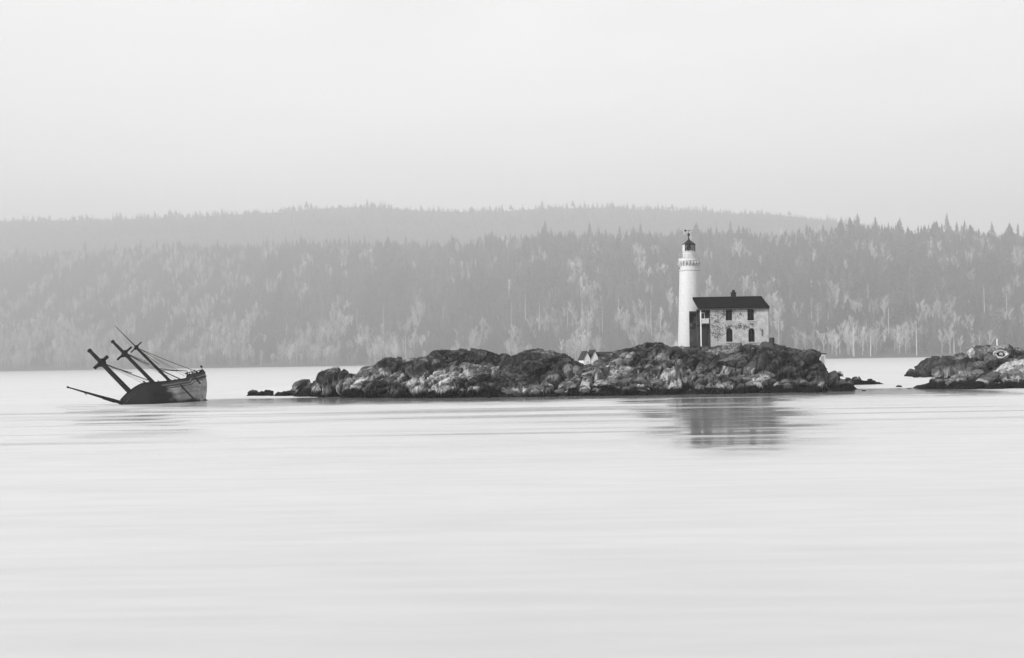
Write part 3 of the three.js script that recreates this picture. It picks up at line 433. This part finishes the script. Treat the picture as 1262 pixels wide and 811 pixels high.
  const bow = part('bowsprit', bar(bs, be, 0.24, 0.07, 8), dark, ship);
  part('dolphin_striker', bar(bs.clone().lerp(be, 0.72), bs.clone().lerp(be, 0.7).add(V(-0.1, -0.5, 0)), 0.05), dark, bow);
  part('spar_sleeve', merge([bar(bs.clone().lerp(be, 0.38).add(V(0, -0.06, 0)), bs.clone().lerp(be, 0.16).add(V(0, -0.06, 0)), 0.2, 0.26, 8)]), dark, bow);
  part('end_cap', bar(bs.clone().lerp(be, 0.98), bs.clone().lerp(be, 1.02), 0.12, 0.12, 8), dark, bow);
  // standing rigging that is left
  const rope = (a, b, r) => { const c = a.clone().lerp(b, 0.55).add(V(0, -0.02 * a.distanceTo(b), 0)); part('stay', new THREE.TubeGeometry(new THREE.CatmullRomCurve3([a, c, b]), 14, r * 1.2, 5), dark, ship); };
  rope(V(2.4, 7.3, 0.1), V(6.7, 2.2, 0), 0.045); rope(V(2.6, 7.0, 0), V(4.9, 4.3, 0.2), 0.05); rope(V(6.7, 8.2, 0), V(6.0, 3.2, 2.45), 0.035); rope(V(6.7, 8.1, 0.2), V(8.6, 5.2, 0.1), 0.03); rope(V(6.6, 8.2, 0.3), V(6.4, 4.2, 2.0), 0.03);
  rope(V(9.2, 9.0, 0), V(12.4, 0.3, 1.9), 0.035); rope(V(9.2, 8.9, 0), V(7.6, 3.0, 2.2), 0.03); rope(V(9.2, 8.8, 0), V(7.9, 5.0, 1.0), 0.028); rope(V(9.2, 4.2, 0.1), V(8.3, -0.5, 2.35), 0.05); rope(V(9.2, 4.2, 0.1), V(10.6, 0.7, 2.2), 0.05); rope(V(9.2, 3.9, 0.1), V(10.0, 0.9, 2.2), 0.035); rope(V(2.4, 6.5, -0.2), V(1.6, 4.4, 0.9), 0.02);
  // spars hanging over the side
  const sp = (a, b, r) => part('loose_spar', bar(a, b, r, r * 0.8, 8), dark, ship);
  ship.updateMatrixWorld(true); const loc = (X, Y, D) => ship.worldToLocal(at(X, Y, D));
  sp(loc(218, 470, 118.6), loc(240, 493, 115.6), 0.13); sp(loc(237, 461.5, 121), loc(246.5, 472.5, 119), 0.14); sp(V(13.1, 0.7, 1.7), V(13.7, 0.1, 1.4), 0.14);
  sp(V(9.6, -0.1, 2.5), V(10.3, 0.3, 2.4), 0.08);
  // torn planks and stanchions along the quarter, shrouds hanging from the tops
  const rq = rng(8); for (let i = 0; i < 9; i++) { const l = 9.9 + 3.5 * rq(), p = P(l, 1), q = p.clone().add(V((rq() - 0.3) * 0.5, 0.25 + 0.55 * rq(), (rq() - 0.4) * 0.3)); part('torn_plank', bar(p, q, 0.09, 0.05, 4), dark, ship); }
  for (let i = 0; i < 4; i++) part('stanchion', bar(P(3.6 + i * 1.25, 1), P(3.6 + i * 1.25, 1).add(V(0, 0.2 + 0.25 * rq(), 0)), 0.06, 0.05, 5), dark, ship);
  for (const [l, y, n] of [[2.4, 7.2, 3], [6.7, 8.0, 3], [9.2, 8.6, 2]]) for (let i = 0; i < n; i++) rope(V(l, y, 0.2), V(l + 0.3 + i * 0.55, interp(sheer, l + 1), half(l + 1) * 0.98), 0.017);
}

// ---------------------------------------------------------------- far shore: wooded hillside and ridge behind
const SHORE = 2530, CREST = 3770, RIDGE = 6240;
const nearSky = [[-300, 318], [0, 322], [120, 318], [200, 312], [300, 314], [420, 310], [520, 312], [600, 306], [680, 301], [740, 300], [830, 300], [900, 299], [960, 301], [1010, 296], [1060, 292], [1110, 298], [1150, 297], [1200, 301], [1262, 304], [1600, 312]];
const farSky = [[-300, 278], [0, 273], [130, 271], [250, 267], [340, 262], [400, 257], [450, 255], [520, 260], [590, 262], [660, 258], [720, 256], [780, 258], [840, 260], [900, 263], [960, 265], [1010, 271], [1060, 279], [1120, 291], [1300, 312], [1600, 330]];
const toHill = (tb, D) => tb.map(([X, Y]) => { const q = at(X, Y, D); return [q.x, q.y]; });
const nearH = toHill(nearSky, CREST), farH = toHill(farSky, RIDGE);
const bay = [[-0.6, 1150], [-0.35, 720], [0, 60], [0.2, -260], [0.42, -540], [0.6, -620]];   // the left shore is set back so the haze pales it
const hillY = (x, d) => { const o = interp(bay, x / d), c = EYE + (interp(nearH, x * CREST / d) - EYE) * (CREST + o) / CREST, t = (d - SHORE - o) / (CREST - SHORE); return t <= 0 ? Math.max(-40, t * 40) : t <= 1 ? 3 + (c - 3) * lerp(t, t * t * (3 - 2 * t), 0.5) + fbm(x / 220, d / 220, 3, 3) * 21 * Math.min(1, t * 3) * Math.min(1, (1 - t) * 3 + 0.3) : c - (d - CREST - o) * 0.35; };
const ridgeY = (x, d) => { const c = interp(farH, x * RIDGE / Math.max(d, 1)), t = (d - 3900) / (RIDGE - 3900); return t <= 1 ? lerp(-10, c, t) + fbm(x / 400, d / 400, 7, 3) * 40 * Math.min(1, (1 - t) * 4) : c - (d - RIDGE) * 0.4; };
function terrain(name, f, x0, x1, d0, d1, st, v) {
  const nx = Math.round((x1 - x0) / st), nd = Math.round((d1 - d0) / st), pos = [], col = [], idx = [];
  for (let j = 0; j <= nd; j++) for (let i = 0; i <= nx; i++) { const x = lerp(x0, x1, i / nx), d = lerp(d0, d1, j / nd), c = v * (1 + 0.5 * fbm(x / 60, d / 60, 1, 3)); pos.push(x, f(x, d), -d); col.push(c, c, c); }
  for (let j = 0; j < nd; j++) for (let i = 0; i < nx; i++) { const p = j * (nx + 1) + i; idx.push(p, p + 1, p + nx + 1, p + 1, p + nx + 2, p + nx + 1); }
  const g = new THREE.BufferGeometry(); g.setAttribute('position', new THREE.Float32BufferAttribute(pos, 3)); g.setAttribute('color', new THREE.Float32BufferAttribute(col, 3)); g.setIndex(idx); g.computeVertexNormals();
  return tag(part(name, g, new THREE.MeshStandardMaterial({ vertexColors: true, roughness: 1 }), scene), null, null, null, 'structure');
}
terrain('hillside', hillY, -3700, 3700, SHORE - 670, CREST + 1500, 30, 0.05);
terrain('ridge', ridgeY, -6600, 6600, 4290, RIDGE + 600, 75, 0.05);
{
  const g = new THREE.PlaneGeometry(6600, 80, 220, 6).rotateX(-Math.PI / 2), p = g.attributes.position;
  for (let i = 0; i < p.count; i++) { const x = p.getX(i), z = p.getZ(i); const d = SHORE - z; p.setXYZ(i, x * (SHORE + interp(bay, x / SHORE)) / SHORE, 0.5 - z * 0.06 + fbm(x / 40, z / 15, 2, 3) * 1.1, z - SHORE - interp(bay, x / SHORE) - 2); }
  g.computeVertexNormals(); tag(part('beach', g, mat(0.42, { roughness: 1 }), scene), null, null, null, 'structure');
}

// trees, each 1 unit tall and scaled to its height
const rt = rng(77);
function conifer(seed, wide, bare) {
  const r = rng(seed), P = [], tiers = 15, tri = (a, b, c) => P.push(...a, ...b, ...c);
  for (let k = 0; k < tiers; k++) {
    const t = k / (tiers - 1), y = lerp(bare, 0.97, t), rad = wide * Math.pow(1 - t, 0.8) * (0.6 + 0.6 * r()) + 0.006, drop = 0.035 + 0.05 * (1 - t), n = 9, a0 = r() * 6;
    for (let i = 0; i < n; i++) {
      if (r() < 0.12) continue;
      const a = a0 + i / n * 6.283 + (r() - 0.5) * 0.3, q = rad * (0.55 + 0.7 * r()), w = 0.3 + 0.25 * r(), d = drop * (0.6 + 0.8 * r()), pt = (ang, R, h) => [Math.cos(ang) * R, h, Math.sin(ang) * R];
      tri(pt(a, 0.004, y + 0.02), pt(a - w, q * 0.62, y - d * 0.7), pt(a, q, y - d)); tri(pt(a, 0.004, y + 0.02), pt(a, q, y - d), pt(a + w, q * 0.62, y - d * 0.7));
      tri(pt(a - w, q * 0.62, y - d * 0.7), pt(a, q * 0.5, y - d * 1.7), pt(a, q, y - d));
    }
  }
  const crown = new THREE.BufferGeometry(); crown.setAttribute('position', new THREE.Float32BufferAttribute(P, 3)); crown.computeVertexNormals();
  return { crown, trunk: new THREE.CylinderGeometry(0.003, 0.014, 1.0, 6).translate(0, 0.47, 0) };
}
function alder(seed) {                                            // leafless: limbs and a haze of twigs
  const r = rng(seed), limbs = [], P = [];
  for (let i = 0; i < 11; i++) {
    const y = 0.25 + 0.55 * r(), a = r() * 6.283, l = (0.3 - 0.2 * (y - 0.25)) * (0.7 + 0.5 * r()), p = V(0, y, 0), q = V(Math.cos(a) * l * 0.6, y + l * 0.95, Math.sin(a) * l * 0.6);
    limbs.push(bar(p, q, 0.007, 0.002, 3));
    for (let k = 0; k < 16; k++) { const c = p.clone().lerp(q, 0.25 + 0.8 * r()), e = c.clone().add(V((r() - 0.5) * 0.16, 0.03 + 0.12 * r(), (r() - 0.5) * 0.16)), w = 0.006; P.push(c.x - w, c.y, c.z, c.x + w, c.y, c.z + w, e.x, e.y, e.z); }
  }
  const tw = new THREE.BufferGeometry(); tw.setAttribute('position', new THREE.Float32BufferAttribute(P, 3)); tw.computeVertexNormals();
  for (const g of limbs) g.deleteAttribute('uv');
  return { crown: mergeGeometries([...limbs.map((g) => g.toNonIndexed()), tw]), trunk: new THREE.CylinderGeometry(0.003, 0.013, 0.95, 5).translate(0, 0.45, 0) };
}
const conifers = [conifer(1, 0.2, 0.12), conifer(2, 0.15, 0.2), conifer(3, 0.24, 0.1), conifer(4, 0.14, 0.35), conifer(8, 0.3, 0.08), conifer(9, 0.22, 0.45)], alders = [alder(5), alder(6), alder(7)];
const joined = (t) => mergeGeometries([t.crown, t.trunk.toNonIndexed()].map((g) => { const c = g.clone(); c.deleteAttribute('uv'); return c; }));
const treeMat = mat(1, { side: THREE.DoubleSide, roughness: 1 }), coniferMats = [0.025, 0.06, 0.1].map((v) => mat(v, { side: THREE.DoubleSide, roughness: 1 })), barkMat = mat(0.1), alderMats = [0.38, 0.58].map((v) => mat(v, { side: THREE.DoubleSide, roughness: 1 })), paleBark = mat(0.5), snagMat = mat(0.55);
const wooded = [];                                                // {x, d, y, h, kind, tone}
for (let d = SHORE - 610; d < CREST + 1300; d += 19.5) {
  const w = d * 0.68;
  for (let x = -w; x < w; x += 19.5) {
    const px = x + (rt() - 0.5) * 16, pd = d + (rt() - 0.5) * 16, t = (pd - SHORE - interp(bay, px / pd)) / (CREST - SHORE), U = px / pd * FOCAL; if (t < 0.012 || t > 1.07) continue;
    const grove = fbm(px / 58, pd / 130, 4, 4), pale = grove + (rt() - 0.5) * 0.5 > lerp(0.02, 0.4, sstep(0.02, 0.5, t)) - 0.24 * sstep(-100, -400, U);  // extra pale trees at the left stand in for thicker mist
    const h = pale ? 31 + 39 * rt() : Math.max(18, 36 + 46 * rt() * rt() + 31 * fbm(px / 50, pd / 50, 9, 3)) * (rt() < 0.07 ? 1.4 : 1); if (t > 0.9 && rt() < 0.3) continue;
    wooded.push({ x: px, d: pd, y: hillY(px, pd) - 0.6, h, pale, tone: rt(), turn: rt() * 6.28 });
  }
}
// the nearest and largest stand as trees of their own, the rest are the wood behind them
const near = wooded.filter((t) => !t.pale && Math.abs(t.x / t.d) < 0.6).sort((a, b) => b.h / b.d - a.h / a.d).slice(0, 290), nearPale = wooded.filter((t) => t.pale && Math.abs(t.x / t.d) < 0.6 && t.d < SHORE + interp(bay, t.x / t.d) + 310).sort((a, b) => b.h / b.d - a.h / a.d).slice(0, 120);
const chosen = new Set([...near, ...nearPale]);
near.forEach((t) => { const g = thing('conifer_tree', V(t.x, t.y, -t.d), 'tall dark conifer in the misty wood on the far hillside', 'tree', 'conifers on the far hillside'), k = conifers[Math.floor(t.tone * 5.99)]; part('trunk', k.trunk, barkMat, g); part('crown', k.crown, coniferMats[Math.floor(t.turn) % 3], g); g.scale.setScalar(t.h); g.rotation.y = t.turn; });
nearPale.forEach((t) => { const g = thing('bare_tree', V(t.x, t.y, -t.d), 'pale leafless tree low on the misty far shore', 'tree', 'leafless trees on the far shore'), k = alders[Math.floor(t.tone * 2.99)]; part('trunk', k.trunk, paleBark, g); part('crown', k.crown, alderMats[Math.floor(t.turn) % 2], g); g.scale.setScalar(t.h); g.rotation.y = t.turn; });
function wood(name, list, geos, tone) {
  geos.forEach((geo, gi) => {
    const mine = list.filter((t) => Math.floor(t.tone * geos.length * 0.999) === gi), im = new THREE.InstancedMesh(geo, treeMat, mine.length), m = new THREE.Matrix4(), q = new THREE.Quaternion();
    mine.forEach((t, i) => { m.compose(V(t.x, t.y, -t.d), q.setFromAxisAngle(V(0, 1, 0), t.turn), V(t.h * (0.9 + 0.3 * t.tone), t.h, t.h)); im.setMatrixAt(i, m); im.setColorAt(i, g3(tone(t))); });
    im.name = numbered(name); im.castShadow = im.receiveShadow = true; scene.add(tag(im, null, null, null, 'stuff'));
  });
}
const rest = wooded.filter((t) => !chosen.has(t)), vary = (t) => (t.turn * 7.13) % 1;
wood('forest', rest.filter((t) => !t.pale), conifers.map(joined), (t) => (0.02 + 0.08 * vary(t)) * (1 + 1.3 * fbm(t.x / 90, t.d / 290, 6, 3)) * lerp(1, 0.6, sstep(0.1, 0.4, t.x / t.d)));
wood('leafless_wood', rest.filter((t) => t.pale), alders.map(joined), (t) => 0.3 + 0.35 * vary(t));
const farTrees = [];
for (let d = 4350; d < RIDGE + 70; d += d > RIDGE - 450 ? 31 : 72) for (let x = -d * 0.66; x < d * 0.66; x += d > RIDGE - 450 ? 33 : 57) { const px = x + (rt() - 0.5) * 30, pd = d + (rt() - 0.5) * 24; farTrees.push({ x: px, d: pd, y: ridgeY(px, pd) - 7, h: Math.max(20, 31 + 52 * rt() * rt() + 34 * fbm(px / 90, pd / 90, 5, 3)), tone: rt(), turn: rt() * 6.28 }); }
wood('ridge_forest', farTrees, conifers.map(joined), (t) => 0.06 + 0.06 * vary(t));
// tall white snags among them
const rs = rng(5), snags = [[1033, 348, 378], [1070, 351, 381], [1021, 384, 419], [1001, 384, 412], [1052.6, 397, 443], [1130, 396, 442], [1214, 354, 402], [1241, 362, 394], [1176, 412, 436], [1200, 404, 426], [974, 360, 380], [1073, 414, 443], [546, 376, 404], [473, 373, 430], [500, 410, 444], [630, 373, 418], [648, 363, 412], [665, 373, 424], [718, 370, 412], [743, 376, 424], [763, 366, 406], [803, 370, 422], [797, 376, 420], [815, 378, 420], [77, 396, 444], [235, 373, 430], [261, 390, 438], [185, 416, 459], [440, 380, 420], [700, 380, 420], [1095, 380, 420], [960, 395, 435]];
snags.sort((a, b) => a[0] - b[0]);
const nth = (n) => n + (n % 100 > 10 && n % 100 < 14 ? 'th' : ['th', 'st', 'nd', 'rd'][n % 10] ?? 'th');
for (const [i, [X, y0, y1]] of snags.entries()) {
  let D = SHORE + interp(bay, (X - 631) / FOCAL) + 8;
  while (D < CREST + 1100 && at(X, y1, D).y > hillY(at(X, y1, D).x, D)) D += 4;
  const b = at(X, y1, D), h = at(X, y0, D).y - b.y, g = thing('dead_tree', V(b.x, hillY(b.x, D) - 0.5, -D), `bleached dead trunk in the far wood, ${nth(i + 1)} of them counted from the left`, 'tree', 'bleached dead trunks in the far wood');
  const hh = at(X, y0, D).y - g.position.y, lean = (rs() - 0.5) * 0.04 * hh, st = [];
  part('trunk', bar(V(0, 0, 0), V(lean, hh, 0), 1.3, 0.45, 7), snagMat, g);
  for (let j = 0; j < 9; j++) { const k = 0.3 + 0.65 * rs(), a = rs() * 6.28, l = 2.5 + 4.5 * rs() * (1.2 - k); st.push(bar(V(lean * k, hh * k, 0), V(lean * k + Math.cos(a) * l, hh * k + 0.4 * l, Math.sin(a) * l), 0.18, 0.05, 4)); }
  part('branch_stubs', merge(st), snagMat, g);
}

// ---------------------------------------------------------------- shrubs and grass on the island
const leafMat = mat(0.02, { side: THREE.DoubleSide, roughness: 1 });
function shrub(X, Y, D, w, h, label) {
  const q = at(X, Y, D), g = thing('shrub', q, label, 'shrub', 'low shrubs along the island crest'), P = [], st = [];
  for (let i = 0; i < 700; i++) {
    const a = rs() * 6.28, e = Math.acos(rs()), R = Math.pow(rs(), 0.35) * (0.8 + 0.35 * vnoise(Math.cos(a) * 2 + X, Math.sin(a) * 2, e * 2)), c = V(Math.cos(a) * Math.sin(e) * w * R, Math.cos(e) * h * R + 0.02, Math.sin(a) * Math.sin(e) * w * 0.8 * R), s = 0.09;
    for (let k = 0; k < 3; k++) P.push(c.x + (rs() - 0.5) * s * 2, c.y + (rs() - 0.5) * s * 2, c.z + (rs() - 0.5) * s * 2);
  }
  for (let i = 0; i < 6; i++) st.push(bar(V(0, -0.5, 0), V((rs() - 0.5) * w, h * 0.7, (rs() - 0.5) * w), 0.03, 0.01, 4));
  const lg = new THREE.BufferGeometry(); lg.setAttribute('position', new THREE.Float32BufferAttribute(P, 3)); lg.computeVertexNormals();
  part('foliage', lg, leafMat, g); part('stem', merge(st), woodDark, g);
}
for (const [X, Y, D, w, h, l] of [[775, 434, 126.5, 0.75, 0.6, 'small dark shrub low on the crest, leftmost of three left of the tower'], [799, 428.5, 126.3, 0.6, 0.75, 'dark shrub on the crest between two others left of the tower'], [812, 427.5, 126.3, 0.6, 0.75, 'dark shrub on the crest just left of the tower'], [1034, 464, 125, 0.7, 0.8, 'dark shrub on the right shoulder of the island']]) shrub(X, Y, D, w, h, l);
{
  const P = []; for (let i = 0; i < 9; i++) { const a = i * 2.4, l = 0.12 + 0.05 * (i % 4); P.push(Math.cos(a) * 0.03, 0, Math.sin(a) * 0.03, Math.cos(a + 0.7) * 0.05, 0, Math.sin(a + 0.7) * 0.05, Math.cos(a) * l, 0.2 + 0.05 * (i % 3), Math.sin(a) * l); }
  const tg = new THREE.BufferGeometry(); tg.setAttribute('position', new THREE.Float32BufferAttribute(P, 3)); tg.computeVertexNormals();
  const rg = rng(21), spots = [], mp = main.geometry.attributes.position, mc = main.geometry.attributes.color;
  for (let i = 0; i < mp.count; i++) if (mc.getX(i) < 0.022 && mp.getY(i) > 2.2 && rg() < 0.015) spots.push(V(mp.getX(i), mp.getY(i) - 0.02, mp.getZ(i)));
  const im = new THREE.InstancedMesh(tg, treeMat, spots.length), m = new THREE.Matrix4(), q = new THREE.Quaternion();
  spots.forEach((s, i) => { const k = 0.4 + 0.7 * rg(); m.compose(s, q.setFromAxisAngle(V(0, 1, 0), rg() * 6.28), V(k, k, k)); im.setMatrixAt(i, m); im.setColorAt(i, g3(0.006 + 0.022 * rg() * rg())); });
  im.name = 'grass'; im.castShadow = im.receiveShadow = true; scene.add(tag(im, 'dark heath and grass on the mossy parts of the island', null, null, 'stuff'));
}
renderer.render(scene, camera);
